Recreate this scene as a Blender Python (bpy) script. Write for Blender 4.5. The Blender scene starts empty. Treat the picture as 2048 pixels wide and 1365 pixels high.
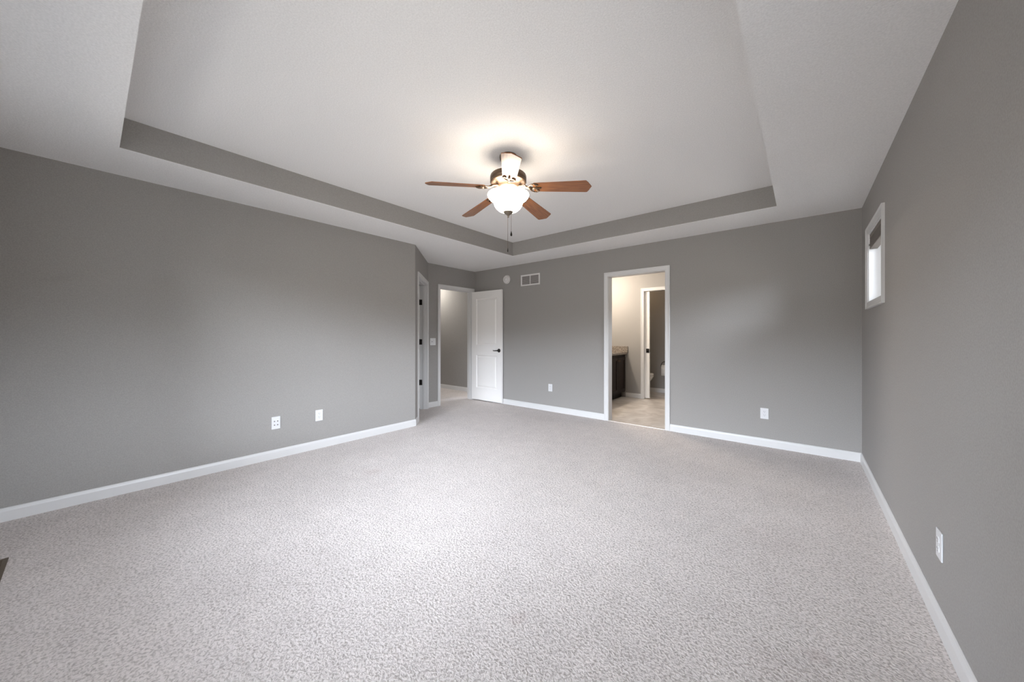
import bpy, bmesh, math, random
from mathutils import Vector, Matrix
random.seed(4)
PI = math.pi
SC = bpy.context.scene
COL = SC.collection

# ---------------------------------------------------------------- camera
F_PX, HOR = 700.7, 672.0
YAW = math.atan2(581, F_PX)
H = 1.213
cam_d = bpy.data.cameras.new('camera')
cam = bpy.data.objects.new('camera', cam_d); COL.objects.link(cam)
cam_d.sensor_width = 36; cam_d.lens = 36 * F_PX / 2048
cam_d.shift_y = -(682.5 - HOR) / 2048
cam_d.clip_start = 0.02
cam.location = (0, 0, H); cam.rotation_euler = (PI / 2, 0, YAW)
SC.camera = cam

# ---------------------------------------------------------------- colour management
vs = SC.view_settings
SC.display_settings.display_device = 'sRGB'
vs.view_transform = 'Standard'; vs.look = 'None'; vs.gamma = 1; vs.use_curve_mapping = False
vs.exposure = 0.18
SC.cycles.use_denoising = True
SC.cycles.max_bounces = 14; SC.cycles.diffuse_bounces = 10
SC.cycles.sample_clamp_indirect = 8

# ---------------------------------------------------------------- world: overcast sky over a dim tree line
SKY = 37.0
w = bpy.data.worlds.new('world'); SC.world = w; w.use_nodes = True
nt = w.node_tree; nt.nodes.clear()
out = nt.nodes.new('ShaderNodeOutputWorld'); bg = nt.nodes.new('ShaderNodeBackground')
tc = nt.nodes.new('ShaderNodeTexCoord'); sx = nt.nodes.new('ShaderNodeSeparateXYZ')
mr = nt.nodes.new('ShaderNodeMapRange'); mr.inputs[1].default_value = -1; mr.inputs[2].default_value = 1
cr = nt.nodes.new('ShaderNodeValToRGB'); els = cr.color_ramp.elements
def zpos(deg): return (math.sin(math.radians(deg)) + 1) / 2
WHITE, COOL = (1, .965, .92), (.91, .975, 1.10)
RAMP = ((-90, .12, WHITE), (-50, .15, WHITE), (-25, .11, WHITE), (-8, .14, WHITE), (-1, .12, WHITE), (5, .12, WHITE),
        (9, .98, COOL), (16, .98, COOL), (25, .42, COOL), (40, .17, COOL), (90, .13, COOL))
els[0].position = 0; els[1].position = 1
els[0].color = tuple(SKY * RAMP[0][1] * q for q in RAMP[0][2]) + (1,)
els[1].color = tuple(SKY * RAMP[-1][1] * q for q in RAMP[-1][2]) + (1,)
for d, v, c in RAMP[1:-1]:
    e = els.new(zpos(d)); e.color = tuple(SKY * v * q for q in c) + (1,)
nt.links.new(tc.outputs['Generated'], sx.inputs[0]); nt.links.new(sx.outputs[2], mr.inputs[0])
nt.links.new(mr.outputs[0], cr.inputs[0]); nt.links.new(cr.outputs[0], bg.inputs[0]); nt.links.new(bg.outputs[0], out.inputs[0])

# room planes
LX, RX, BY, NY, EX = -4.015, 0.439, 4.727, -0.47, -4.85   # left, right, back, near, entry walls
CZ, TZ, T = 2.44, 2.646, 0.115
def portal(name, loc, rot, sx_, sy_):
    l = bpy.data.lights.new(name, 'AREA'); l.shape = 'RECTANGLE'; l.size = sx_; l.size_y = sy_
    l.cycles.is_portal = True
    o = bpy.data.objects.new(name, l); COL.objects.link(o); o.location = loc; o.rotation_euler = rot
portal('daylight_portal', (-1.9, NY - T - .01, 1.265), (PI / 2, 0, 0), 2.68, 1.7)
portal('daylight_portal', (RX + T + .01, 3.92, 1.79), (PI / 2, 0, PI / 2), .72, .6)
portal('daylight_portal', (RX + T + .01, .86, 1.537), (PI / 2, 0, PI / 2), 1.2, 1.12)

# ---------------------------------------------------------------- materials
def lin(c):
    return tuple(((v / 255) / 12.92 if v / 255 <= .04045 else ((v / 255 + .055) / 1.055) ** 2.4) for v in c)
def mat(name, col, rough=.5, metal=0, spec=.5, bump=None, var=None, emis=None, coat=0):
    m = bpy.data.materials.new(name); m.use_nodes = True; n = m.node_tree; p = n.nodes['Principled BSDF']
    p.inputs['Base Color'].default_value = (*col, 1); p.inputs['Roughness'].default_value = rough
    p.inputs['Metallic'].default_value = metal; p.inputs['Specular IOR Level'].default_value = spec
    p.inputs['Coat Weight'].default_value = coat
    tcn = n.nodes.new('ShaderNodeTexCoord')
    def noise(scale, detail=3):
        q = n.nodes.new('ShaderNodeTexNoise'); q.inputs['Scale'].default_value = scale; q.inputs['Detail'].default_value = detail
        n.links.new(tcn.outputs['Object'], q.inputs['Vector']); return q
    if var:
        scale, amt = var
        q = noise(scale); r = n.nodes.new('ShaderNodeMapRange')
        r.inputs[1].default_value = .3; r.inputs[2].default_value = .7; r.inputs[3].default_value = 1 - amt; r.inputs[4].default_value = 1 + amt
        n.links.new(q.outputs[0], r.inputs[0])
        x = n.nodes.new('ShaderNodeVectorMath'); x.operation = 'SCALE'; x.inputs[0].default_value = col
        n.links.new(r.outputs[0], x.inputs['Scale']); n.links.new(x.outputs[0], p.inputs['Base Color'])
    if bump:
        scale, dist, strength = bump
        q = noise(scale, 2); b = n.nodes.new('ShaderNodeBump'); b.inputs['Distance'].default_value = dist; b.inputs['Strength'].default_value = strength
        n.links.new(q.outputs[0], b.inputs['Height']); n.links.new(b.outputs[0], p.inputs['Normal'])
    if emis:
        p.inputs['Emission Color'].default_value = (*emis[0], 1); p.inputs['Emission Strength'].default_value = emis[1]
    return m
M = {}
M['paint'] = mat('grey_wall_paint', (.328, .314, .298), .75, spec=.25, bump=(170, .0012, .5), var=(150, .08))
M['ceil'] = mat('ceiling_paint', (.84, .83, .82), .9, spec=.15, bump=(140, .0022, .7), var=(130, .06))
M['trim'] = mat('white_trim_paint', (.67, .663, .655), .35)
M['door'] = mat('white_door_paint', (.87, .85, .825), .4)
M['plate'] = mat('white_plastic', (.72, .72, .73), .3)
M['slot'] = mat('dark_slot', (.05, .05, .05), .6)
M['grille'] = mat('grille_white', (.72, .70, .69), .45)
M['black'] = mat('oil_rubbed_bronze', (.018, .014, .012), .38, metal=.6)
M['bronze'] = mat('antique_bronze', (.13, .085, .055), .38, metal=.75)
M['pewter'] = mat('finial_bronze', (.17, .14, .11), .45, metal=.5)
M['espresso'] = mat('espresso_wood', (.022, .014, .011), .5, spec=.3, var=(30, .2))
M['porc'] = mat('porcelain', (.82, .81, .79), .12)
M['paper'] = mat('tissue_paper', (.86, .85, .83), .9, bump=(200, .001, .4))
M['vent'] = mat('brown_register_metal', (.15, .115, .08), .45, metal=.4)
M['vinyl'] = mat('window_vinyl', (.90, .90, .90), .35)
M['blind'] = mat('blind_fabric', (.20, .175, .155), .8)
M['strip'] = mat('transition_strip', (.72, .66, .6), .3, metal=.3)
M['chrome'] = mat('chrome', (.75, .75, .75), .15, metal=1)

def wood_mat():
    m = bpy.data.materials.new('blade_wood'); m.use_nodes = True; n = m.node_tree; p = n.nodes['Principled BSDF']
    t = n.nodes.new('ShaderNodeTexCoord'); mp = n.nodes.new('ShaderNodeMapping'); mp.inputs['Scale'].default_value = (3, 40, 10)
    q = n.nodes.new('ShaderNodeTexNoise'); q.inputs['Scale'].default_value = 2.2; q.inputs['Detail'].default_value = 5
    r = n.nodes.new('ShaderNodeValToRGB'); r.color_ramp.elements[0].position = .3; r.color_ramp.elements[1].position = .72
    r.color_ramp.elements[0].color = (.17, .055, .015, 1); r.color_ramp.elements[1].color = (.33, .125, .038, 1)
    n.links.new(t.outputs['Object'], mp.inputs[0]); n.links.new(mp.outputs[0], q.inputs['Vector'])
    n.links.new(q.outputs[0], r.inputs[0]); n.links.new(r.outputs[0], p.inputs['Base Color'])
    p.inputs['Roughness'].default_value = .32; p.inputs['Coat Weight'].default_value = .45; p.inputs['Coat Roughness'].default_value = .22
    return m
M['wood'] = wood_mat()

def carpet_mat():
    m = bpy.data.materials.new('cut_pile_carpet'); m.use_nodes = True; n = m.node_tree; p = n.nodes['Principled BSDF']
    L = n.links.new
    t = n.nodes.new('ShaderNodeTexCoord')
    def noise(s, d=2, dist=0):
        q = n.nodes.new('ShaderNodeTexNoise'); q.inputs['Scale'].default_value = s; q.inputs['Detail'].default_value = d; q.inputs['Distortion'].default_value = dist
        L(t.outputs['Object'], q.inputs['Vector']); return q
    fine = noise(95, 4, .6); mid = noise(7, 3); big = noise(1.3, 3)
    r = n.nodes.new('ShaderNodeValToRGB')
    r.color_ramp.elements[0].position = .34; r.color_ramp.elements[0].color = (.475, .435, .412, 1)
    r.color_ramp.elements[1].position = .56; r.color_ramp.elements[1].color = (.775, .722, .698, 1)
    L(fine.outputs[0], r.inputs[0])
    def scl(src, q, lo, hi):
        a = n.nodes.new('ShaderNodeMapRange'); a.inputs[1].default_value = .3; a.inputs[2].default_value = .7; a.inputs[3].default_value = lo; a.inputs[4].default_value = hi
        L(q.outputs[0], a.inputs[0]); v = n.nodes.new('ShaderNodeVectorMath'); v.operation = 'SCALE'
        L(src, v.inputs[0]); L(a.outputs[0], v.inputs['Scale']); return v.outputs[0]
    c = scl(r.outputs[0], mid, .965, 1.035); c = scl(c, big, .95, 1.05)
    # a few faint worn stains
    for (x, y, rad, a) in ((-2.95, 1.62, .10, .16), (-.93, 1.17, .05, .12), (.05, 1.75, .06, .18), (-.15, 2.6, .22, .07), (.0, 1.55, .25, .06)):
        d = n.nodes.new('ShaderNodeVectorMath'); d.operation = 'DISTANCE'; d.inputs[1].default_value = (x, y, 0)
        dd = n.nodes.new('ShaderNodeVectorMath'); dd.operation = 'MULTIPLY_ADD'
        nn = noise(9, 2)
        dd.inputs[1].default_value = (.12, .12, 0)
        L(nn.outputs['Color'], dd.inputs[0]); L(t.outputs['Object'], dd.inputs[2])
        L(dd.outputs[0], d.inputs[0])
        d.inputs[1].default_value = (x + .06, y + .06, 0)
        k = n.nodes.new('ShaderNodeMapRange'); k.interpolation_type = 'SMOOTHSTEP'
        k.inputs[1].default_value = rad * .2; k.inputs[2].default_value = rad; k.inputs[3].default_value = a; k.inputs[4].default_value = 0
        L(d.outputs['Value'], k.inputs[0])
        mx = n.nodes.new('ShaderNodeMix'); mx.data_type = 'RGBA'
        L(k.outputs[0], mx.inputs[0]); L(c, mx.inputs[6]); mx.inputs[7].default_value = (.25, .13, .11, 1); c = mx.outputs[2]
    L(c, p.inputs['Base Color'])
    p.inputs['Roughness'].default_value = .95; p.inputs['Specular IOR Level'].default_value = .1
    b = n.nodes.new('ShaderNodeBump'); b.inputs['Distance'].default_value = .01; b.inputs['Strength'].default_value = .8
    L(fine.outputs[0], b.inputs['Height']); L(b.outputs[0], p.inputs['Normal'])
    return m
M['carpet'] = carpet_mat()

def tile_mat():
    m = bpy.data.materials.new('stone_look_floor_tile'); m.use_nodes = True; n = m.node_tree; p = n.nodes['Principled BSDF']; L = n.links.new
    t = n.nodes.new('ShaderNodeTexCoord')
    b = n.nodes.new('ShaderNodeTexBrick'); b.offset = .5
    b.inputs['Scale'].default_value = 1; b.inputs['Brick Width'].default_value = .45; b.inputs['Row Height'].default_value = .45
    b.inputs['Mortar Size'].default_value = .004; b.inputs['Bias'].default_value = 0
    b.inputs['Color1'].default_value = (.62, .57, .53, 1); b.inputs['Color2'].default_value = (.70, .66, .62, 1); b.inputs['Mortar'].default_value = (.62, .58, .54, 1)
    q = n.nodes.new('ShaderNodeTexNoise'); q.inputs['Scale'].default_value = 4; q.inputs['Detail'].default_value = 6; q.inputs['Distortion'].default_value = .8
    r = n.nodes.new('ShaderNodeValToRGB'); r.color_ramp.elements[0].position = .35; r.color_ramp.elements[1].position = .65
    r.color_ramp.elements[0].color = (.80, .77, .74, 1); r.color_ramp.elements[1].color = (1.12, 1.12, 1.12, 1)
    mx = n.nodes.new('ShaderNodeMix'); mx.data_type = 'RGBA'; mx.blend_type = 'MULTIPLY'; mx.inputs[0].default_value = 1
    L(t.outputs['Object'], b.inputs[0]); L(t.outputs['Object'], q.inputs[0]); L(q.outputs[0], r.inputs[0])
    L(b.outputs[0], mx.inputs[6]); L(r.outputs[0], mx.inputs[7]); L(mx.outputs[2], p.inputs['Base Color'])
    p.inputs['Roughness'].default_value = .35
    return m
M['tile'] = tile_mat()

def granite_mat():
    m = bpy.data.materials.new('speckled_granite'); m.use_nodes = True; n = m.node_tree; p = n.nodes['Principled BSDF']; L = n.links.new
    t = n.nodes.new('ShaderNodeTexCoord'); v = n.nodes.new('ShaderNodeTexNoise'); v.inputs['Scale'].default_value = 120; v.inputs['Detail'].default_value = 4
    r = n.nodes.new('ShaderNodeValToRGB'); e = r.color_ramp.elements
    e[0].position = .36; e[0].color = (.05, .042, .036, 1); e[1].position = .64; e[1].color = (.46, .41, .36, 1)
    k = e.new(.48); k.color = (.21, .175, .145, 1)
    L(t.outputs['Object'], v.inputs[0]); L(v.outputs[0], r.inputs[0]); L(r.outputs[0], p.inputs['Base Color'])
    p.inputs['Roughness'].default_value = .15
    return m
M['granite'] = granite_mat()

def glass_mat():
    m = bpy.data.materials.new('window_glass'); m.use_nodes = True; n = m.node_tree; n.nodes.clear(); L = n.links.new
    o = n.nodes.new('ShaderNodeOutputMaterial'); mix = n.nodes.new('ShaderNodeMixShader'); tr = n.nodes.new('ShaderNodeBsdfTransparent')
    gl = n.nodes.new('ShaderNodeBsdfGlossy'); gl.inputs['Roughness'].default_value = .02; fr = n.nodes.new('ShaderNodeFresnel'); fr.inputs[0].default_value = 1.45
    tr.inputs[0].default_value = (.96, .97, .97, 1)
    L(fr.outputs[0], mix.inputs[0]); L(tr.outputs[0], mix.inputs[1]); L(gl.outputs[0], mix.inputs[2]); L(mix.outputs[0], o.inputs[0])
    return m
M['glass'] = glass_mat()
LAMPC = (1.0, .92, .83)
M['bowl'] = mat('lit_alabaster_glass', (.9, .87, .82), .3, emis=((1, .90, .76), 13))
M['bulb'] = mat('lit_bulb', (.9, .9, .9), .3, emis=(LAMPC, 20))

# ---------------------------------------------------------------- mesh helpers
def new(): return bmesh.new()
def box(bm, a, b, bev=0):
    v = [bm.verts.new((x, y, z)) for x in (a[0], b[0]) for y in (a[1], b[1]) for z in (a[2], b[2])]
    fs = [bm.faces.new([v[i] for i in q]) for q in ((0, 1, 3, 2), (4, 6, 7, 5), (0, 4, 5, 1), (2, 3, 7, 6), (0, 2, 6, 4), (1, 5, 7, 3))]
    if bev:
        es = list({e for f in fs for e in f.edges})
        bmesh.ops.bevel(bm, geom=es, offset=bev, segments=2, affect='EDGES', profile=.6)
    return fs
def lathe(bm, prof, c=(0, 0), seg=40, cap0=False, cap1=False, axis='z', M4=None):
    rings = []
    for r, z in prof:
        ring = []
        for i in range(seg):
            a = 2 * PI * i / seg
            p = Vector((c[0] + r * math.cos(a), c[1] + r * math.sin(a), z))
            ring.append(bm.verts.new(M4 @ p if M4 else p))
        rings.append(ring)
    for r0, r1 in zip(rings, rings[1:]):
        for i in range(seg):
            f = bm.faces.new((r0[i], r0[(i + 1) % seg], r1[(i + 1) % seg], r1[i])); f.smooth = True
    if cap0: bm.faces.new(list(reversed(rings[0])))
    if cap1: bm.faces.new(rings[-1])
def loft(bm, rings, cap=True, smooth=True):
    R = [[bm.verts.new(p) for p in r] for r in rings]; n = len(R[0])
    for a, b in zip(R, R[1:]):
        for i in range(n):
            f = bm.faces.new((a[i], a[(i + 1) % n], b[(i + 1) % n], b[i])); f.smooth = smooth
    if cap: bm.faces.new(list(reversed(R[0]))); bm.faces.new(R[-1])
def tube(bm, pts, r, seg=10, taper=None):
    pts = [Vector(p) for p in pts]; rings = []
    for i, p in enumerate(pts):
        d = (pts[min(i + 1, len(pts) - 1)] - pts[max(i - 1, 0)]).normalized()
        u = d.cross(Vector((0, 0, 1)));
        if u.length < 1e-3: u = Vector((1, 0, 0))
        u.normalize(); v = d.cross(u); rr = r if taper is None else r * taper[i]
        rings.append([p + rr * (math.cos(2 * PI * k / seg) * u + math.sin(2 * PI * k / seg) * v) for k in range(seg)])
    loft(bm, rings)
def plate(bm, outline, z0, z1, bev=0):
    lo = [bm.verts.new((x, y, z0)) for x, y in outline]; hi = [bm.verts.new((x, y, z1)) for x, y in outline]
    n = len(outline); fs = [bm.faces.new(list(reversed(lo))), bm.faces.new(hi)]
    for i in range(n): fs.append(bm.faces.new((lo[i], lo[(i + 1) % n], hi[(i + 1) % n], hi[i])))
    return fs
def props(o, label=None, cat=None, group=None, kind=None):
    if label: o['label'] = label
    if cat: o['category'] = cat
    if group: o['group'] = group
    if kind: o['kind'] = kind
    return o
def obj(name, bm, m, parent=None, local=False, autosmooth=False):
    bmesh.ops.recalc_face_normals(bm, faces=bm.faces)
    me = bpy.data.meshes.new(name)
    if parent is not None and not local:
        bpy.context.view_layer.update()
        bm.transform(parent.matrix_world.inverted())
    bm.to_mesh(me); bm.free()
    for q in (m if isinstance(m, (list, tuple)) else [m]): me.materials.append(q)
    o = bpy.data.objects.new(name, me); COL.objects.link(o)
    if parent is not None: o.parent = parent
    return o
def empty(name, loc, rz=0, **k):
    o = bpy.data.objects.new(name, None); COL.objects.link(o); o.location = loc; o.rotation_euler = (0, 0, rz)
    o.empty_display_size = .1
    return props(o, **k)
def copy_tree(o, parent=None):
    c = o.copy(); COL.objects.link(c)
    if parent is not None: c.parent = parent
    for ch in [x for x in bpy.data.objects if x.parent == o]: copy_tree(ch, c)
    return c

class Frame:
    """wall frame: u along the wall, t out of the wall into the room, z up"""
    def __init__(s, O, U, N): s.O = Vector((*O, 0)); s.U = Vector((*U, 0)).normalized(); s.N = Vector((*N, 0)).normalized()
    def __call__(s, u, t, z): return s.O + s.U * u + s.N * t + Vector((0, 0, z))
    def box(s, bm, u0, u1, t0, t1, z0, z1, bev=0):
        v = [bm.verts.new(s(u, t, z)) for u in (u0, u1) for t in (t0, t1) for z in (z0, z1)]
        fs = [bm.faces.new([v[i] for i in q]) for q in ((0, 1, 3, 2), (4, 6, 7, 5), (0, 4, 5, 1), (2, 3, 7, 6), (0, 2, 6, 4), (1, 5, 7, 3))]
        if bev: bmesh.ops.bevel(bm, geom=list({e for f in fs for e in f.edges}), offset=bev, segments=2, affect='EDGES')
    def sweep(s, bm, prof, u0, u1, z0, z1, closed=False):
        """mitred frame around an opening; prof = (outward, proud)"""
        def pts(w):
            if closed: return [(u0 - w, z0 - w), (u0 - w, z1 + w), (u1 + w, z1 + w), (u1 + w, z0 - w)]
            return [(u0 - w, z0), (u0 - w, z1 + w), (u1 + w, z1 + w), (u1 + w, z0)]
        st = [[bm.verts.new(s(u, t, z)) for u, z in pts(w_)] for w_, t in prof]
        n = len(prof); k = 4
        for i in range(n):
            a, b = st[i], st[(i + 1) % n]
            for j in range(k if closed else k - 1):
                bm.faces.new((a[j], a[(j + 1) % k], b[(j + 1) % k], b[j]))
        if not closed:
            bm.faces.new([st[i][0] for i in range(n)]); bm.faces.new([st[i][3] for i in range(n)][::-1])
    def wall(s, bm, u0, u1, holes, z1=2.75, t=T):
        us = sorted({u0, u1, *[h[0] for h in holes], *[h[1] for h in holes]})
        for a, b in zip(us, us[1:]):
            hs = [h for h in holes if h[0] < (a + b) / 2 < h[1]]
            if not hs: s.box(bm, a, b, -t, 0, 0, z1)
            for h in hs:
                if h[2] > 0: s.box(bm, a, b, -t, 0, 0, h[2])
                s.box(bm, a, b, -t, 0, h[3], z1)
    def base(s, bm, u0, u1, h=.088, th=.013):
        prof = [(0, 0), (th, 0), (th, h - .022), (th * .75, h - .012), (th * .45, h - .003), (.002, h), (0, h)]
        a = [bm.verts.new(s(u0, t, z)) for t, z in prof]; b = [bm.verts.new(s(u1, t, z)) for t, z in prof]; n = len(prof)
        for i in range(n): bm.faces.new((a[i], a[(i + 1) % n], b[(i + 1) % n], b[i]))
        bm.faces.new(a); bm.faces.new(b[::-1])
CAS = [(0, 0), (0, .010), (.008, .013), (.014, .011), (.040, .013), (.048, .018), (.057, .018), (.057, 0)]

fL = Frame((LX, NY), (0, 1), (1, 0))
fD = Frame((LX, 2.80), (-1, 1), (1, 1))
DLEN = (LX - EX) * math.sqrt(2)
EY0 = 2.80 + (LX - EX)
fE = Frame((EX, 0), (0, 1), (1, 0))
fB = Frame((0, BY), (1, 0), (0, -1))
fR = Frame((RX, 0), (0, 1), (-1, 0))
fN = Frame((0, NY), (1, 0), (0, 1))

# ---------------------------------------------------------------- shell
S = dict(kind='structure')
def struct(name, bm, m, label, cat, parent=None):
    return props(obj(name, bm, m, parent), label=label, cat=cat, kind='structure')
JT = .02  # jamb thickness
ENT = (3.897, 4.645, 2.045)      # entry opening: y0, y1, head
BTH = (-2.130, -1.363, 2.052)    # bathroom opening in x
CLO = (.245, 1.085, 2.050)        # closet opening along the diagonal
BFY = 6.80                        # bathroom far wall
TOI = (-2.339, -1.62, 2.065)     # toilet room opening in x
W1 = (3.575, 4.262, 1.505, 2.075)
W2 = (.32, 1.40, 1.0, 2.075)
NW = (-3.2, -.6, .45, 2.08)

bm = new(); box(bm, (-7.6, -.7, -.1), (RX + .2, BY + .03, 0)); box(bm, (-7.6, BY + .03, -.1), (EX - T / 2, 5.4, 0))
struct('floor', bm, M['carpet'], 'beige cut-pile carpet covering the bedroom floor', 'floor')
bm = new(); box(bm, (-3.6, BY + .03, -.1), (RX + .2, 8.1, -.004))
struct('floor_bathroom', bm, M['tile'], 'beige stone-look tile floor seen through the bathroom doorway', 'floor')
bm = new(); fL.wall(bm, 0, 2.80 - NY, [])
struct('wall_left', bm, M['paint'], 'long grey painted wall on the left side of the bedroom', 'wall')
bm = new(); fD.wall(bm, 0, DLEN, [(CLO[0] - JT, CLO[1] + JT, 0, CLO[2] + JT)])
struct('wall_diagonal', bm, M['paint'], 'short angled grey wall holding the closet doorway', 'wall')
bm = new(); fE.wall(bm, EY0, BY, [(ENT[0] - JT, ENT[1] + JT, 0, ENT[2] + JT)])
struct('wall_entry', bm, M['paint'], 'short grey wall with light switch and entry doorway', 'wall')
bm = new(); fB.wall(bm, EX - T, RX + T, [(BTH[0] - JT, BTH[1] + JT, 0, BTH[2] + JT)])
struct('wall_back', bm, M['paint'], 'grey back wall with vent grille and bathroom doorway', 'wall')
bm = new(); fR.wall(bm, NY - T, 8.0, [(W1[0] - .015, W1[1] + .015, W1[2] - .015, W1[3] + .015), (W2[0] - .015, W2[1] + .015, W2[2] - .015, W2[3] + .015)])
struct('wall_right', bm, M['paint'], 'grey wall on the right with the small high window', 'wall')
bm = new(); fN.wall(bm, LX - T, RX, [(NW[0] - .015, NW[1] + .015, NW[2] - .015, NW[3] + .015)])
struct('wall_near', bm, M['paint'], 'grey wall behind the camera with the wide window', 'wall')
# hall, closet, bathroom walls
bm = new(); box(bm, (-7.6, 5.243, 0), (EX - T, 5.36, CZ))
struct('wall_hall', bm, M['paint'], 'grey hallway wall seen through the entry doorway', 'wall')
bm = new(); box(bm, (-7.7, 3.6, 0), (-7.6, 5.36, CZ)); box(bm, (-7.6, 3.62, 0), (EX - T, 3.735, CZ))
struct('wall_hall_side', bm, M['paint'], 'grey hallway wall beside the closet', 'wall')
bm = new(); box(bm, (-5.9, 1.4, 0), (-5.8, 3.62, CZ)); box(bm, (-5.8, 1.4, 0), (LX - T, 1.5, CZ))
struct('wall_closet', bm, M['paint'], 'grey inner walls of the closet', 'wall')
bm = new(); box(bm, (-3.38, BY + T, 0), (-3.26, 8.0, CZ))
struct('wall_bathroom_left', bm, M['paint'], 'grey bathroom wall behind the vanity', 'wall')
fF = Frame((0, BFY), (1, 0), (0, -1))
bm = new(); fF.wall(bm, -3.26, RX, [(TOI[0] - JT, TOI[1] + JT, 0, TOI[2] + JT)], z1=CZ)
struct('wall_bathroom_far', bm, M['paint'], 'pale grey bathroom wall beside the vanity with the toilet room doorway', 'wall')
bm = new(); box(bm, (-3.26, 7.78, 0), (RX, 7.9, CZ)); box(bm, (-1.4, BFY + T, 0), (-1.3, 7.78, CZ))
struct('wall_toilet_room', bm, M['paint'], 'grey wall of the toilet room behind the paper roll', 'wall')
# ceiling with raised tray
TX0, TX1, TY0, TY1 = -3.43, -.188, .125, 4.155
bm = new()
def quad(bm, pts, mi=0):
    f = bm.faces.new([bm.verts.new(p) for p in pts]); f.material_index = mi
box(bm, (-5.95, NY - T, CZ), (TX0, 5.4, CZ + .003)); box(bm, (TX1, NY - T, CZ), (RX + T, 8.0, CZ + .003))
box(bm, (TX0, NY - T, CZ), (TX1, TY0, CZ + .003)); box(bm, (TX0, TY1, CZ), (TX1, 8.0, CZ + .003))
box(bm, (-7.7, 3.6, CZ), (-5.95, 5.4, CZ + .003)); box(bm, (TX0 - .1, TY0 - .1, TZ), (TX1 + .1, TY1 + .1, TZ + .1))
struct('ceiling', bm, M['ceil'], 'white textured ceiling with a raised tray in the middle', 'ceiling')
bm = new()
for a, b in (((TX0 - .05, TY0 - .05), (TX0, TY1 + .05)), ((TX1, TY0 - .05), (TX1 + .05, TY1 + .05)), ((TX0, TY0 - .05), (TX1, TY0)), ((TX0, TY1), (TX1, TY1 + .05))):
    box(bm, (*a, CZ + .0035), (*b, TZ))
struct('trim_1', bm, M['paint'], 'grey painted band around the raised ceiling tray', 'ceiling band')
bm = new(); box(bm, (-7.8, -.8, 2.78), (RX + .3, 8.2, 2.85))
struct('ceiling_upper_deck', bm, M['ceil'], 'roof deck above the bedroom ceiling', 'ceiling')

# ---------------------------------------------------------------- baseboards
def bb(name, label, segs, m='trim'):
    bm = new()
    for fr, a, b in segs: fr.base(bm, a, b)
    struct(name, bm, M[m], label, 'baseboard')
CW = .005 + .057
bb('baseboard_left', 'white baseboard along the left wall', [(fL, 0, 2.80 - NY + .005)])
bb('baseboard_diagonal', 'short white baseboard piece beside the closet casing', [(fD, -.005, CLO[0] - CW)])
bb('baseboard_entry', 'short white baseboard below the light switch', [(fE, EY0, ENT[0] - CW)])
bb('baseboard_back_left', 'white baseboard between entry door and bathroom doorway', [(fB, EX, BTH[0] - CW)])
bb('baseboard_back_right', 'white baseboard between bathroom doorway and right corner', [(fB, BTH[1] + CW, RX)])
bb('baseboard_right', 'white baseboard along the right wall', [(fR, NY, BY)])
bb('baseboard_near', 'white baseboard under the wide window', [(fN, LX, RX)])
fH = Frame((0, 5.243), (1, 0), (0, -1))
bb('baseboard_hall', 'thin white baseboard of the hallway wall', [(fH, -7.6, EX - T)])
bb('baseboard_bathroom', 'white baseboard between vanity and toilet room doorway', [(fF, -2.70, TOI[0] - CW)])
fTW = Frame((0, 7.78), (1, 0), (0, -1))
bb('baseboard_toilet_room', 'white baseboard of the toilet room', [(fTW, -3.26, -1.4)])
bm = new(); box(bm, (BTH[0], BY - .012, -.002), (BTH[1], BY + .032, .009), .003)
struct('trim_2', bm, M['strip'], 'pale transition strip between carpet and bathroom tile', 'threshold')

# ---------------------------------------------------------------- doors
def jamb_bm(fr, o, t=T, stop=None):
    u0, u1, h = o; bm = new()
    fr.box(bm, u0 - JT, u0, -t - .001, .001, 0, h + JT); fr.box(bm, u1, u1 + JT, -t - .001, .001, 0, h + JT); fr.box(bm, u0, u1, -t - .001, .001, h, h + JT)
    return bm
def stop_bm(fr, o, t0, t1, th=.011):
    u0, u1, h = o; bm = new()
    fr.box(bm, u0, u0 + th, t0, t1, 0, h, .002); fr.box(bm, u1 - th, u1, t0, t1, 0, h, .002); fr.box(bm, u0 + th, u1 - th, t0, t1, h - th, h, .002)
    return bm
def casing_bm(fr, o, out_back=None):
    u0, u1, h = o; bm = new(); fr.sweep(bm, CAS, u0 - .005, u1 + .005, 0, h + .005)
    return bm
def back_casing(fr, o, t=T):
    g = Frame((0, 0), (1, 0), (0, -1)); g.O = fr.O - fr.N * t; g.U = fr.U; g.N = -fr.N
    u0, u1, h = o; bm = new(); g.sweep(bm, CAS, u0 - .005, u1 + .005, 0, h + .005); return bm
def door_frame(n, fr, o, label, stop=None, back=True):
    mid = fr((o[0] + o[1]) / 2, -T / 2, 0)
    e = empty('door_%d' % n, mid, label=label, cat='doorway', kind='structure')
    obj('jamb', jamb_bm(fr, o), M['trim'], e)
    obj('casing', casing_bm(fr, o), M['trim'], e)
    if back: obj('casing', back_casing(fr, o), M['trim'], e)
    if stop: obj('door_stop_molding', stop_bm(fr, o, *stop), M['trim'], e)
    return e
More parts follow.
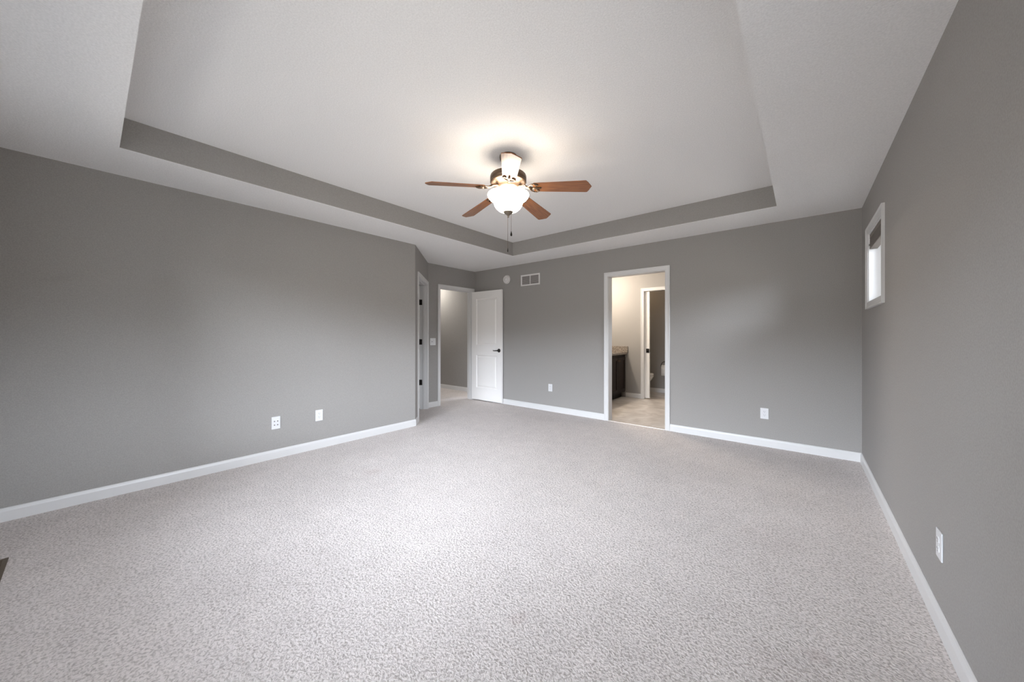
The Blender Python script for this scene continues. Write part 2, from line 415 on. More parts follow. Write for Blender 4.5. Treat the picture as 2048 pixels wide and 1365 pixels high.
def leaf_bm(Wd, Ht, th=.035):
    """panel door leaf, local: x 0..Wd from the hinge, y 0..-th, z 0..Ht"""
    bm = new()
    panels = [(.115, Wd - .115, .225, .835), (.115, Wd - .115, 1.02, Ht - .13)]
    xs = [0, .115, Wd - .115, Wd]; zs = [0, .225, .835, 1.02, Ht - .13, Ht]
    for side, y in ((1, 0), (-1, -th)):
        grid = {(i, j): bm.verts.new((x, y, z)) for i, x in enumerate(xs) for j, z in enumerate(zs)}
        for i in range(3):
            for j in range(5):
                q = [grid[i, j], grid[i + 1, j], grid[i + 1, j + 1], grid[i, j + 1]]
                if i == 1 and j in (1, 3):
                    prev = q; x0, x1, z0, z1 = xs[1], xs[2], zs[j], zs[j + 1]
                    for ins, dep in ((.008, .009), (.016, .014), (.026, .012), (.046, .003)):
                        yy = y - side * dep
                        cur = [bm.verts.new(p) for p in ((x0 + ins, yy, z0 + ins), (x1 - ins, yy, z0 + ins), (x1 - ins, yy, z1 - ins), (x0 + ins, yy, z1 - ins))]
                        for k in range(4): bm.faces.new((prev[k], prev[(k + 1) % 4], cur[(k + 1) % 4], cur[k]))
                        prev = cur
                    bm.faces.new(prev)
                else: bm.faces.new(q)
        if side == 1: g0 = grid
    def strip(keys):
        for a, b in zip(keys, keys[1:]): bm.faces.new((g0[a], g0[b], grid[b], grid[a]))
    strip([(0, j) for j in range(6)]); strip([(3, j) for j in range(6)]); strip([(i, 0) for i in range(4)]); strip([(i, 5) for i in range(4)])
    return bm
def lever(bm_side, Wd, z, th=.035):
    """handle set on a leaf: rose and lever on both faces, lever pointing to the hinge"""
    bm = new(); x = Wd - .062
    for s, y in ((1, 0), (-1, -th)):
        R = Matrix.Translation((x, y, z)) @ Matrix.Rotation(-s * PI / 2, 4, 'X')
        lathe(bm, [(.0, 0), (.033, 0), (.033, .006), (.027, .010), (.013, .012), (.012, .040), (.0, .042)], seg=28, M4=R)
        yy = y + s * .040
        tube(bm, [(x + .008, yy, z), (x - .01, yy, z), (x - .045, yy + s * .004, z - .002), (x - .085, yy + s * .002, z - .004), (x - .112, yy - s * .004, z + .002)], .0085, 10, [1, 1.1, .95, .8, .7])
    return bm
def hinge_bm(z, x=0, y=0):
    bm = new(); lathe(bm, [(0, z - .047), (.006, z - .045), (.006, z + .045), (0, z + .047)], c=(x, y), seg=12)
    box(bm, (x - .001, y - .030, z - .044), (x + .004, y, z + .044)); return bm

# entry door
d = door_frame(1, fE, ENT, 'white cased entry doorway with an open two-panel door', stop=(-.075, -.04))
hx, hy = EX + .010, ENT[1] - .004
ex, ey = -4.107, 4.668
ang = math.atan2(ey - hy, ex - hx); Wd = math.hypot(ey - hy, ex - hx)
pe = empty('door_leaf_pivot', (0, 0, 0))
bpy.data.objects.remove(pe)
def leaf(parent, loc, rz, Wd, Ht, handle=True, hinges=(.26, 1.0, 1.80), flip=1, name='door_leaf'):
    bm = leaf_bm(Wd, Ht); me = obj(name, bm, M['door'])
    me.parent = parent; me.location = Vector(loc) - Vector(parent.location); me.rotation_euler = (0, 0, rz)
    if handle: obj('door_handle', lever(None, Wd, .93), M['black'], me, local=True)
    for z in hinges: obj('hinge', hinge_bm(z, -.004, .004 if flip > 0 else -.039), M['black'], me, local=True)
    return me
# face towards the room is local -y side (leaf extends to +y behind): place so that -th face is on the line
th = .035
nx, ny = -math.sin(ang), math.cos(ang)
leaf(d, (hx + nx * th, hy + ny * th, .018), ang, Wd, 2.02, hinges=(), flip=-1)

# bathroom doorway
d2 = door_frame(2, fB, BTH, 'white cased doorway in the back wall leading to the bathroom')
# closet door, hinged at the far jamb and swung into the closet
d3 = door_frame(3, fD, CLO, 'white cased closet doorway in the short angled wall', stop=(-.068, -.034))
hp = fD(CLO[1] - .002, -T - .004, 0)
cl = leaf(d3, (hp.x, hp.y, .018), math.radians(-135 + 2), .80, 2.02, hinges=(), flip=1)
for z in (.442, 1.111, 1.766):
    bm = new(); fD.box(bm, CLO[1] - .003, CLO[1] + .001, -T - .002, -T + .034, z - .045, z + .045, .001)
    p_ = fD(CLO[1] - .006, -T - .006, 0); lathe(bm, [(0, z - .047), (.0065, z - .045), (.0065, z + .045), (0, z + .047)], c=(p_.x, p_.y), seg=12)
    obj('hinge', bm, M['black'], d3)
# toilet room pocket door
d4 = door_frame(4, fF, TOI, 'white cased toilet room doorway inside the bathroom')
bm = new(); box(bm, (TOI[0] - .3, BFY + .04, .014), (TOI[0] + .085, BFY + .075, 2.06), .002)
pk = obj('pocket_door', bm, M['door'], d4)
bm = new(); box(bm, (TOI[0] + .022, BFY + .036, .885), (TOI[0] + .080, BFY + .042, .965), .002); box(bm, (TOI[0] + .081, BFY + .045, .895), (TOI[0] + .0875, BFY + .07, .955), .001)
lathe(bm, [(.0, 0), (.018, 0), (.016, .004), (0, .005)], seg=20, M4=Matrix.Translation((TOI[0] + .05, BFY + .036, .925)) @ Matrix.Rotation(PI / 2, 4, 'X'))
obj('latch', bm, M['black'], pk)

# ---------------------------------------------------------------- windows
def window(n, fr, o, label, mull=False, depth=T):
    u0, u1, z0, z1 = o; mid = fr((u0 + u1) / 2, -depth / 2, z0)
    e = empty('window_%d' % n, mid, label=label, cat='window', kind='structure')
    bm = new(); fr.box(bm, u0 - .015, u0, -depth, .001, z0 - .015, z1 + .015); fr.box(bm, u1, u1 + .015, -depth, .001, z0 - .015, z1 + .015)
    fr.box(bm, u0, u1, -depth, .001, z1, z1 + .015); fr.box(bm, u0, u1, -depth, .001, z0 - .015, z0)
    obj('window_jamb', bm, M['vinyl'], e)
    bm = new(); fr.sweep(bm, CAS, u0 - .005, u1 + .005, z0 - .005, z1 + .005, closed=True); obj('casing', bm, M['trim'], e)
    spans = [(u0, u1)] if not mull else [(u0, (u0 + u1) / 2 - .03), ((u0 + u1) / 2 + .03, u1)]
    if mull:
        bm = new(); fr.box(bm, (u0 + u1) / 2 - .03, (u0 + u1) / 2 + .03, -depth, -.01, z0, z1, .003); obj('mullion', bm, M['trim'], e)
    for a, b in spans:
        zz = [(z0, z1)] if not mull else [(z0, (z0 + z1) / 2), ((z0 + z1) / 2, z1)]
        for k, (c, dd) in enumerate(zz):
            t = -depth + .03 - (.02 if k else 0); bm = new(); s = .035
            fr.box(bm, a, a + s, t - .02, t, c, dd, .002); fr.box(bm, b - s, b, t - .02, t, c, dd, .002)
            fr.box(bm, a + s, b - s, t - .02, t, c, c + s, .002); fr.box(bm, a + s, b - s, t - .02, t, dd - s, dd, .002)
            sh = obj('sash', bm, M['vinyl'], e)
            bm = new(); fr.box(bm, a + s - .004, b - s + .004, t - .013, t - .009, c + s - .004, dd - s + .004)
            obj('pane', bm, M['glass'], sh)
    return e
window(1, fR, W1, 'small high window in the right wall near the corner')
window(2, fR, W2, 'unseen right wall window beside the camera, enlarged to light the left wall')  # out of view; size chosen to throw daylight low on the left wall
window(3, fN, NW, 'wide double window behind the camera', mull=True)
# raised blind inside the small window
bl = empty('window_blind', (RX + .04, (W1[0] + W1[1]) / 2, 1.94), label='raised grey-brown blind bunched at the top of the small high window', cat='blind')
bm = new(); box(bm, (RX + .003, W1[0] + .004, 2.038), (RX + .051, W1[1] - .004, 2.075), .003); obj('headrail', bm, M['blind'], bl)
bm = new()
for i in range(12): box(bm, (RX + .003, W1[0] + .008, 1.972 + i * .0053), (RX + .051, W1[1] - .008, 1.9755 + i * .0053), .0008)
obj('slat_stack', bm, M['blind'], bl)
bm = new(); box(bm, (RX + .003, W1[0] + .006, 1.952), (RX + .051, W1[1] - .006, 1.970), .004); obj('bottom_rail', bm, M['blind'], bl)
bm = new(); box(bm, (RX - .007, W1[1] - .045, 1.975), (RX + .0025, W1[1] - .012, 1.99), .002)
props(obj('bracket', bm, M['chrome'], bl), label='small bright metal bracket')

# ---------------------------------------------------------------- ceiling fan
FX, FY = -1.805, 2.130
RGT = YAW  # angle of camera-right direction in world
fan = empty('ceiling_fan', (FX, FY, TZ), label='five-blade bronze ceiling fan with lit glass bowl hanging from the tray', cat='ceiling fan')
def fl(name, prof, m, seg=48, lab=None, **k):
    bm = new(); lathe(bm, prof, c=(FX, FY), seg=seg, **k); o = obj(name, bm, m, fan)
    if lab: o['label'] = lab
    return o
fl('canopy', [(0, TZ), (.068, TZ), (.070, TZ - .012), (.066, TZ - .030), (.052, TZ - .045), (.030, TZ - .055), (.018, TZ - .058), (0, TZ - .058)], M['bronze'])
fl('downrod', [(0, TZ - .05), (.0125, TZ - .05), (.0125, 2.505), (0, 2.505)], M['bronze'], seg=20)
fl('motor_housing', [(0, 2.535), (.03, 2.535), (.035, 2.515), (.075, 2.508), (.118, 2.500), (.137, 2.491), (.141, 2.487), (.141, 2.480), (.144, 2.478), (.144, 2.448), (.141, 2.445), (.144, 2.442), (.144, 2.434), (.138, 2.428), (.125, 2.424), (.118, 2.426), (.100, 2.418), (.082, 2.398), (.080, 2.380), (.060, 2.376), (0, 2.376)], M['bronze'])
fl('light_fitter', [(0, 2.378), (.050, 2.378), (.052, 2.345), (.046, 2.335), (.020, 2.330), (.012, 2.30), (.010, 2.21), (0, 2.21)], M['bronze'])
bowl = fl('glass_bowl', [(.150, 2.340), (.158, 2.341), (.164, 2.337), (.165, 2.331), (.161, 2.320), (.148, 2.304), (.131, 2.292), (.120, 2.282), (.115, 2.268), (.110, 2.250), (.097, 2.230), (.076, 2.212), (.048, 2.201), (.014, 2.197), (.014, 2.201), (.046, 2.205), (.073, 2.216), (.093, 2.233), (.106, 2.253), (.111, 2.270), (.116, 2.285), (.127, 2.296), (.144, 2.308), (.154, 2.326), (.155, 2.334), (.150, 2.340)], M['bowl'], seg=64, lab='glowing white alabaster glass bowl')
fin = fl('finial', [(0, 2.214), (.038, 2.215), (.041, 2.206), (.038, 2.196), (.028, 2.186), (.014, 2.177), (.007, 2.168), (.005, 2.164), (.0075, 2.160), (.005, 2.155), (0, 2.154)], M['pewter'], seg=28)
for k in range(3):
    a = YAW + PI / 2 + k * 2 * PI / 3
    cx_, cy_ = FX + .082 * math.cos(a), FY + .082 * math.sin(a)
    bm = new(); lathe(bm, [(0, 2.268), (.012, 2.270), (.022, 2.282), (.024, 2.294), (.018, 2.306), (.012, 2.316), (.012, 2.328), (0, 2.328)], c=(cx_, cy_), seg=16)
    obj('bulb', bm, M['bulb'], fan)
    l = bpy.data.lights.new('bulb_light', 'POINT'); l.energy = 1.6; l.color = LAMPC; l.shadow_soft_size = .03
    o = bpy.data.objects.new('bulb_light', l); COL.objects.link(o); o.location = (cx_ * 1.0, cy_, 2.335)
def chain(dr, df, ztop, zbot, wd=.006, hb=.028):
    c_, s_ = math.cos(RGT), math.sin(RGT)
    x, y = FX + c_ * dr - s_ * df, FY + s_ * dr + c_ * df
    bm = new(); n = int((ztop - zbot) / .006)
    tube(bm, [(x, y, ztop), (x, y, zbot)], .0011, 6)
    for i in range(n): bmesh.ops.create_icosphere(bm, subdivisions=1, radius=.0019, matrix=Matrix.Translation((x, y, ztop - i * .006)))
    pc = obj('pull_chain', bm, M['bronze'], fan)
    bm = new(); lathe(bm, [(0, zbot), (wd * .35, zbot - .002), (wd * .5, zbot - .01), (wd, zbot - hb * .6), (wd * .9, zbot - hb * .9), (0, zbot - hb)], c=(x, y), seg=14)
    obj('fob', bm, M['black'], pc)
chain(-.004, 0, 2.155, 1.915, .005, .036)
chain(.024, -.01, 2.205, 2.045, .008, .042)
# blades
PIT, DROOP = math.radians(13), math.radians(5.5)
def blade_bm():
    bm = new(); pts = []
    x0, x1 = .205, .652
    half0, half1 = .052, .068
    edge = [(x0, -half0 * .80), (x0 + .012, -half0), (x1 - .045, -half1), (x1 - .036, -half1 * .97), (x1 - .020, -half1 * .62), (x1 - .017, -half1 * .42), (x1 - .006, -half1 * .16), (x1, 0)]
    pts = edge + [(x, -y) for x, y in edge[-2::-1]]
    plate(bm, pts, -.003, .003)
    bmesh.ops.bevel(bm, geom=[e for e in bm.edges if abs(e.verts[0].co.z - e.verts[1].co.z) < 1e-6], offset=.0015, segments=1, affect='EDGES')
    return bm
def iron_bm():
    bm = new()
    # arm from motor dropping to the blade, scrolled bracket below the blade
    tube(bm, [(.060, 0, .012), (.100, 0, .016), (.135, 0, .010), (.160, 0, -.002), (.200, 0, -.008)], .011, 10, [1.1, 1, .85, .9, 1])
    for s in (-1, 1):
        tube(bm, [(.155, 0, .004), (.172, s * .018, -.003), (.190, s * .036, -.006), (.212, s * .047, -.007), (.236, s * .044, -.007), (.246, s * .032, -.007), (.236, s * .023, -.007), (.224, s * .028, -.007)], .0055, 8, [1.2, 1, 1, 1, 1, .9, .8, .7])
        tube(bm, [(.105, 0, .014), (.118, s * .016, .012), (.135, s * .020, .008), (.146, s * .010, .002)], .0045, 8)
    tube(bm, [(.195, 0, -.008), (.225, 0, -.008), (.262, 0, -.007), (.270, 0, -.006)], .009, 8, [1, 1.2, .9, .3])
    for x, y in ((.222, .046), (.222, -.046), (.255, 0)):
        lathe(bm, [(0, -.013), (.006, -.012), (.007, -.006), (0, -.005)], c=(x, y), seg=10)
    return bm
b0 = obj('blade', blade_bm(), M['wood']); i0 = obj('blade_iron', iron_bm(), M['bronze'])
for k in range(5):
    b = b0 if k == 0 else b0.copy(); i_ = i0 if k == 0 else i0.copy()
    if k: COL.objects.link(b); COL.objects.link(i_)
    a = YAW - PI / 2 + math.radians(2.5) + k * 2 * PI / 5
    b.parent = fan
    b.matrix_local = Matrix.Translation((0, 0, 2.394 - TZ)) @ Matrix.Rotation(a, 4, 'Z') @ Matrix.Rotation(DROOP, 4, 'Y') @ Matrix.Rotation(-PIT, 4, 'X')
    i_.parent = b; i_.location = (0, 0, 0)

# ---------------------------------------------------------------- wall fittings
def at(fr, u, z, t=0): p = fr(u, t, z); return p
def rz_of(fr): return math.atan2(fr.N.y, fr.N.x) + PI / 2      # local -y points into the room
def rrect(bm, w_, h_, y0, y1, bev=.003):
    box(bm, (-w_ / 2, -y1, -h_ / 2), (w_ / 2, -y0, h_ / 2), bev)
def make_outlet(loc, rz, label, src=[None]):
    if src[0] is None:
        e = empty('electrical_outlet', loc, rz, label=label, cat='outlet', group='white duplex outlets on the grey walls')
        bm = new(); rrect(bm, .074, .118, 0, .006); lathe(bm, [(0, .0058), (.0028, .0058), (.0028, .0068), (0, .007)], seg=10, M4=Matrix.Rotation(PI / 2, 4, 'X')); obj('cover_plate', bm, M['plate'], e, local=True)
        for s in (-1, 1):
            bm = new(); zc = s * .0195
            n = 20; ring = []
            pts = []
            for q in range(n):
                a = 2 * PI * q / n; pts.append((max(-.0145, min(.0145, .0172 * math.cos(a))), .0145 * math.sin(a)))
            R1 = [[(x, -.0055, zc + z) for x, z in pts], [(x, -.0082, zc + z) for x, z in pts], [(x * .93, -.0088, zc + z * .93) for x, z in pts]]
            loft(bm, [[Vector(p) for p in r] for r in R1], smooth=False)
            rc = obj('receptacle', bm, M['plate'], e, local=True)
            bm = new(); box(bm, (-.0075, -.0092, zc + .000), (-.0055, -.0086, zc + .009)); box(bm, (.0055, -.0092, zc + .001), (.0075, -.0086, zc + .008)); box(bm, (-.002, -.0092, zc - .009), (.002, -.0086, zc - .005))
            obj('slot', bm, M['slot'], rc, local=True)
        src[0] = e; return e
    e = copy_tree(src[0]); e.location = loc; e.rotation_euler = (0, 0, rz); e['label'] = label; return e
make_outlet(at(fL, 1.581 - NY, .355), rz_of(fL), 'white duplex outlet on the left wall, right of the four-jack plate')
make_outlet(at(fB, -3.117, .378), rz_of(fB), 'white duplex outlet on the back wall between open door and bathroom doorway')
make_outlet(at(fB, -.321, .360), rz_of(fB), 'white duplex outlet on the back wall right of the bathroom doorway')
make_outlet(at(fR, 2.243, .349), rz_of(fR), 'white duplex outlet on the right wall nearest the camera')
e = empty('jack_plate', at(fL, 1.178 - NY, .351), rz_of(fL), label='white wall plate with four small grey jacks on the left wall', cat='wall plate')
bm = new(); rrect(bm, .075, .122, 0, .006); obj('cover_plate', bm, M['plate'], e, local=True)
M['jack'] = mat('grey_jack', (.22, .21, .20), .4, metal=.5)
for x in (-.0135, .0135):
    for z in (.016, -.020):
        bm = new(); lathe(bm, [(.0055, .0055), (.0055, .010), (.003, .010), (.003, .0065), (0, .0065)], seg=14, M4=Matrix.Translation((x, 0, z)) @ Matrix.Rotation(PI / 2, 4, 'X'))
        obj('jack', bm, M['jack'], e, local=True)
e = empty('light_switch', at(fE, 3.734, 1.112), rz_of(fE), label='white switch plate between closet casing and entry doorway', cat='light switch')
bm = new(); rrect(bm, .116, .120, 0, .006); obj('cover_plate', bm, M['plate'], e, local=True)
for x in (-.023, .023):
    bm = new(); box(bm, (x - .016, -.009, -.033), (x + .016, -.0055, .033), .001); 
    rk = obj('rocker', bm, M['plate'] if x > 0 else M['jack'] if False else M['plate'], e, local=True)
bm = new(); box(bm, (-.029, -.012, -.008), (-.017, -.0085, .010), .001); obj('toggle', bm, M['jack'], e, local=True)
# smoke detector
e = empty('smoke_detector', at(fB, -4.035, 2.210), rz_of(fB), label='round white smoke detector high on the back wall', cat='smoke detector')
RX90 = Matrix.Rotation(PI / 2, 4, 'X')
bm = new(); lathe(bm, [(0, 0), (.078, 0), (.078, .012), (.074, .016), (0, .016)], seg=40, M4=RX90); obj('base', bm, M['grille'], e, local=True)
bm = new(); lathe(bm, [(.068, .014), (.068, .026), (.060, .036), (.045, .041), (.043, .039), (.030, .041), (.028, .044), (0, .045)], seg=40, M4=RX90); hd = obj('cover', bm, M['grille'], e, local=True)
bm = new()
for k in range(24):
    a = 2 * PI * k / 24; bm2 = Matrix.Rotation(a, 4, 'Y')
    v = [bm2 @ Vector(p) for p in ((.0655, -.018, -.003), (.0690, -.018, -.003), (.0690, -.026, -.003), (.0655, -.026, -.003), (.0655, -.018, .003), (.0690, -.018, .003), (.0690, -.026, .003), (.0655, -.026, .003))]
    vv = [bm.verts.new(p) for p in v]
    for q in ((0, 1, 2, 3), (4, 5, 6, 7), (0, 1, 5, 4), (2, 3, 7, 6), (1, 2, 6, 5), (0, 3, 7, 4)): bm.faces.new([vv[i] for i in q])
obj('vent_slots', bm, M['slot'], hd, local=True)
# return air grille
e = empty('return_air_grille', at(fB, -3.520, 2.155), rz_of(fB), label='white rectangular return air grille high on the back wall', cat='vent')
GW, GH = .398, .190
bm = new(); g = Frame((0, 0), (1, 0), (0, -1)); g.sweep(bm, [(0, 0), (0, .006), (.006, .009), (.024, .008), (.026, 0)], -GW / 2 + .026, GW / 2 - .026, -GH / 2 + .026, GH / 2 - .026, closed=True)
obj('frame', bm, M['grille'], e, local=True)
bm = new(); box(bm, (-.008, -.007, -GH / 2 + .026), (.008, -.001, GH / 2 - .026), .001); obj('center_bar', bm, M['grille'], e, local=True)
bm = new(); box(bm, (-GW / 2 + .02, -.0008, -GH / 2 + .02), (GW / 2 - .02, 0.0, GH / 2 - .02)); M['ventback'] = mat('vent_back', (.09, .08, .075), .8); obj('backing', bm, M['ventback'], e, local=True)
M['slat'] = mat('grille_slat', (.42, .39, .38), .5)
for s in (-1, 1):
    for k in range(9):
        z = -GH / 2 + .034 + k * .0155
        bm = new(); xa, xb = (-GW / 2 + .026, -.008) if s < 0 else (.008, GW / 2 - .026)
        v = [bm.verts.new(p) for p in ((xa, -.0065, z), (xb, -.0065, z), (xb, -.001, z + .011), (xa, -.001, z + .011), (xa, -.0075, z + .001), (xb, -.0075, z + .001), (xb, -.002, z + .012), (xa, -.002, z + .012))]
        for q in ((0, 1, 2, 3), (4, 7, 6, 5), (0, 4, 5, 1), (2, 6, 7, 3), (0, 3, 7, 4), (1, 5, 6, 2)): bm.faces.new([v[i] for i in q])
        obj('slat', bm, M['slat'], e, local=True)
# floor register
e = empty('floor_register', (-3.18, -.335, 0), label='brown metal floor register in the carpet at the left edge', cat='floor register')
bm = new(); RW, RD = .30, .11
g2 = [(-RW / 2, -RD / 2), (RW / 2, -RD / 2), (RW / 2, RD / 2), (-RW / 2, RD / 2)]
box(bm, (-RW / 2, -RD / 2, .001), (RW / 2, -RD / 2 + .018, .006), .001); box(bm, (-RW / 2, RD / 2 - .018, .001), (RW / 2, RD / 2, .006), .001)
box(bm, (-RW / 2, -RD / 2 + .018, .001), (-RW / 2 + .02, RD / 2 - .018, .006), .001); box(bm, (RW / 2 - .02, -RD / 2 + .018, .001), (RW / 2, RD / 2 - .018, .006), .001)
obj('frame', bm, M['vent'], e, local=True)
bm = new(); box(bm, (-RW / 2 + .02, -RD / 2 + .018, .0005), (RW / 2 - .02, RD / 2 - .018, .001)); obj('backing', bm, M['slot'], e, local=True)
for k in range(15):
    x = -RW / 2 + .028 + k * .0175; bm = new(); box(bm, (x, -RD / 2 + .018, .0012), (x + .008, RD / 2 - .018, .005)); obj('louver', bm, M['vent'], e, local=True)
# baseboard door stop
e = empty('door_stop', at(fB, -4.135, .045, .013), rz_of(fB), label='small black door stop on the baseboard beside the open door edge', cat='door stop')
bm = new(); lathe(bm, [(0, 0), (.012, 0), (.012, .003), (.006, .006), (.006, .024), (0, .024)], seg=16, M4=RX90); obj('mount', bm, M['black'], e, local=True)
bm = new(); lathe(bm, [(0, .023), (.010, .023), (.011, .030), (.008, .034), (0, .034)], seg=16, M4=RX90); obj('bumper', bm, M['slot'], e, local=True)

# ---------------------------------------------------------------- bathroom
VX, VY0, VY1 = -2.715, 5.30, 6.795
v = empty('bathroom_vanity', (-2.98, 6.05, 0), label='dark espresso vanity cabinet seen left inside the bathroom doorway', cat='vanity')
bm = new(); box(bm, (-3.255, VY0, .10), (VX - .002, VY1, .845)); obj('cabinet_body', bm, M['espresso'], v)
bm = new(); box(bm, (-3.255, VY0 + .01, 0), (VX - .075, VY1, .10)); obj('toe_kick', bm, M['espresso'], v)
nd = 4; wd_ = (VY1 - .02 - VY0 - .02) / nd
for k in range(nd):
    y0 = VY0 + .02 + k * wd_ + .004; y1 = y0 + wd_ - .010; z0, z1 = .125, .790; bm = new()
    X0, X1 = VX - .002, VX + .018; r = .055
    box(bm, (X0, y0, z0), (X1, y0 + r, z1), .0015); box(bm, (X0, y1 - r, z0), (X1, y1, z1), .0015)
    box(bm, (X0, y0 + r, z0), (X1, y1 - r, z0 + r), .0015); box(bm, (X0, y0 + r, z1 - r), (X1, y1 - r, z1), .0015)
    box(bm, (X0, y0 + r, z0 + r), (X0 + .009, y1 - r, z1 - r))
    dr = obj('cabinet_door', bm, M['espresso'], v)
    ky = y0 + .028 if k % 2 else y1 - .028
    bm = new(); lathe(bm, [(0, 0), (.006, 0), (.005, .012), (.014, .020), (.015, .026), (.010, .031), (0, .032)], seg=18, M4=Matrix.Translation((X1, ky, z1 - .055)) @ Matrix.Rotation(PI / 2, 4, 'Y'))
    obj('knob', bm, M['bronze'], dr)
ct = empty('vanity_countertop', (-2.98, 6.05, .846), label='speckled brown granite countertop with splash on the dark vanity', cat='countertop')
bm = new(); box(bm, (-3.258, VY0 - .01, .847), (-2.672, VY1 + .002, .885), .004); obj('slab', bm, M['granite'], ct)
bm = new(); box(bm, (-3.258, VY1 - .018, .8855), (-2.655, VY1 + .003, 1.003), .002); obj('side_splash', bm, M['granite'], ct)
bm = new(); box(bm, (-3.259, VY0 - .01, .8855), (-3.24, VY1 - .019, 1.003), .002); obj('backsplash', bm, M['granite'], ct)
# vanity light (just out of view, on the wall above the vanity)
vl = empty('vanity_light', (-3.255, 6.05, 2.15), label='bronze bar light with three glowing glass shades above the vanity', cat='wall lamp')
bm = new(); box(bm, (-3.259, 5.52, 2.12), (-3.235, 6.24, 2.18), .004); obj('back_plate', bm, M['bronze'], vl)
M['shade'] = mat('vanity_shade_glow', (.9, .88, .84), .3, emis=((1, .82, .60), 6))
for y in (5.62, 5.88, 6.14):
    bm = new(); tube(bm, [(-3.24, y, 2.15), (-3.18, y, 2.15), (-3.14, y, 2.165)], .008, 8); obj('arm', bm, M['bronze'], vl)
    bm = new(); lathe(bm, [(0, 2.162), (.025, 2.162), (.035, 2.175), (.052, 2.235), (.058, 2.275), (.054, 2.275), (.048, 2.235), (.031, 2.180), (0, 2.168)], c=(-3.13, y), seg=24); obj('shade', bm, M['shade'], vl)
    l = bpy.data.lights.new('vanity_bulb', 'POINT'); l.energy = 22; l.color = (1, .88, .74); l.shadow_soft_size = .03
    o = bpy.data.objects.new('vanity_bulb', l); COL.objects.link(o); o.location = (-3.06, y, 2.14)

# toilet
t = empty('toilet', (-2.75, 7.35, 0), label='white toilet, its bowl front peeking past the pocket door', cat='toilet')
def ell(cx_, cy_, rx, ry, z, n=32, front=1.0):
    return [Vector((cx_ + rx * math.cos(2 * PI * k / n), cy_ + ry * math.sin(2 * PI * k / n), z)) for k in range(n)]
bm = new(); loft(bm, [ell(-2.74, 7.35, .25, .115, 0), ell(-2.74, 7.35, .24, .105, .04), ell(-2.75, 7.35, .20, .095, .14), ell(-2.70, 7.35, .22, .115, .22), ell(-2.64, 7.35, .265, .165, .31), ell(-2.605, 7.35, .262, .184, .375), ell(-2.605, 7.35, .260, .186, .40)])
obj('bowl', bm, M['porc'], t)
bm = new(); loft(bm, [ell(-2.605, 7.35, .256, .185, .401), ell(-2.605, 7.35, .262, .190, .408), ell(-2.605, 7.35, .262, .190, .422), ell(-2.605, 7.35, .258, .187, .424), ell(-2.605, 7.35, .260, .188, .426), ell(-2.605, 7.35, .256, .184, .440), ell(-2.605, 7.35, .22, .15, .446)])
obj('seat', bm, M['porc'], t)
bm = new(); box(bm, (-3.09, 7.13, .40), (-2.885, 7.57, .74), .02); obj('tank', bm, M['porc'], t)
bm = new(); box(bm, (-3.10, 7.12, .742), (-2.875, 7.58, .775), .01); obj('tank_lid', bm, M['porc'], t)
bm = new(); box(bm, (-3.05, 7.25, .02), (-2.87, 7.45, .40), .02); obj('pedestal', bm, M['porc'], t)
bm = new(); tube(bm, [(-2.883, 7.50, .69), (-2.868, 7.50, .69), (-2.865, 7.46, .685), (-2.865, 7.43, .68)], .006, 8); obj('flush_lever', bm, M['chrome'], t)
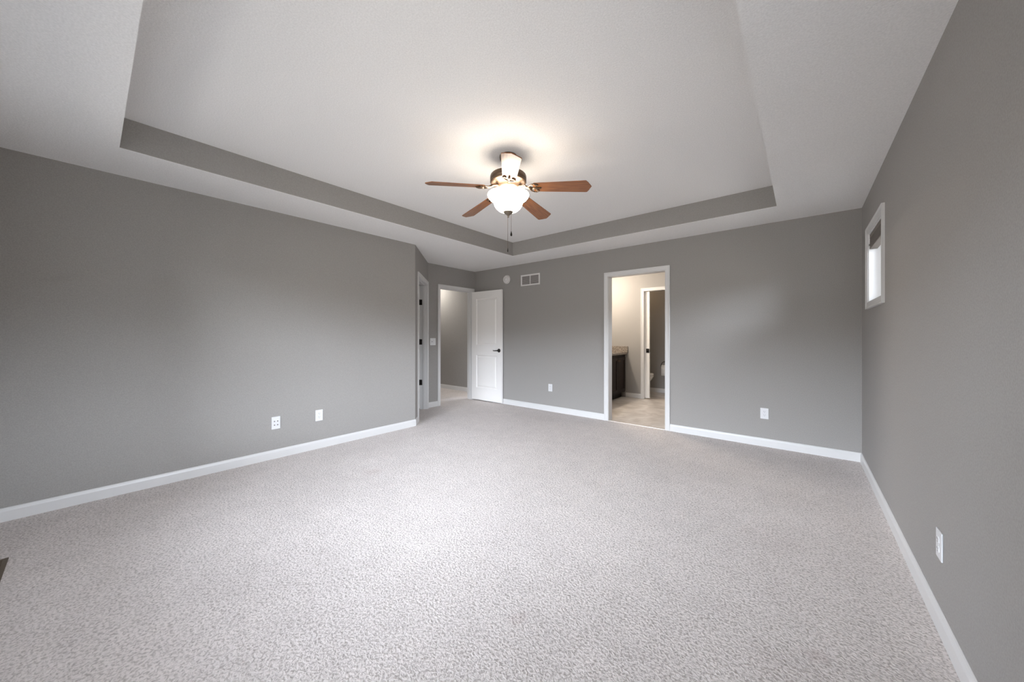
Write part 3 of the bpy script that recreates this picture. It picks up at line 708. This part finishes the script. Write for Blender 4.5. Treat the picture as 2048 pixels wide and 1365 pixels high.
# toilet paper
px_, pz_ = -2.235, .560
h = empty('paper_holder', (px_ - .0, 7.78, pz_ + .1), label='dark curved paper holder on the toilet room wall', cat='paper holder')
bm = new(); lathe(bm, [(0, 0), (.022, 0), (.022, .006), (.010, .010), (.008, .05), (0, .05)], seg=18, M4=Matrix.Translation((px_, 7.78, pz_ + .10)) @ RX90); obj('mount', bm, M['black'], h)
bm = new(); pts = []
for k in range(13):
    a = PI * k / 12; pts.append((px_ - .07 * math.cos(a), 7.726, pz_ + .02 + .085 * math.sin(a)))
tube(bm, [(px_ - .072, 7.726, pz_)] + pts + [(px_ + .072, 7.726, pz_)], .0055, 8); obj('arm', bm, M['black'], h)
bm = new(); tube(bm, [(px_ - .073, 7.726, pz_), (px_ + .073, 7.726, pz_)], .007, 10); obj('spindle', bm, M['black'], h)
r_ = empty('toilet_paper_roll', (px_, 7.72, pz_), label='white paper roll with a hanging sheet, partly hidden by the doorway casing', cat='toilet paper')
RY90 = Matrix.Translation((px_, 7.726, pz_ - .012)) @ Matrix.Rotation(PI / 2, 4, 'Y')
bm = new(); lathe(bm, [(.0205, -.055), (.0205, .055), (.050, .055), (.050, -.055), (.0205, -.055)], seg=36, M4=RY90); obj('roll', bm, M['paper'], r_)
bm = new(); prof = [(7.6755, pz_ - .012), (7.674, pz_ - .06), (7.676, pz_ - .12), (7.674, pz_ - .19)]
R_ = [[(px_ - .054, y, z), (px_ + .054, y, z), (px_ + .054, y + .0015, z), (px_ - .054, y + .0015, z)] for y, z in prof]
loft(bm, [[Vector(p) for p in q] for q in R_]); obj('hanging_sheet', bm, M['paper'], r_)
# toilet room and hall ceiling lamps
def dome(name, x, y, label, energy, col, strength):
    e = empty(name, (x, y, CZ), label=label, cat='ceiling lamp')
    bm = new(); lathe(bm, [(0, CZ), (.15, CZ), (.15, CZ - .02), (.14, CZ - .025), (0, CZ - .025)], c=(x, y), seg=32); obj('base', bm, M['bronze'], e)
    bm = new(); lathe(bm, [(.14, CZ - .026), (.135, CZ - .05), (.11, CZ - .08), (.06, CZ - .10), (0, CZ - .105)], c=(x, y), seg=32)
    obj('dome', bm, mat(name + '_glow', (.9, .88, .84), .3, emis=(col, strength)), e)
dome('bathroom_fill_lamp', -1.55, 5.85, 'added ceiling dome filling the bathroom with light', 0, (1, .95, .88), 22)  # added fill dome, lifts the ambient light on the bathroom floor
dome('hall_lamp', -6.55, 4.80, 'round flush hallway ceiling lamp', 0, (1, .95, .88), 55)
dome('toilet_room_lamp', -2.75, 7.30, 'round flush lamp on the toilet room ceiling', 0, (1, .72, .45), 12)
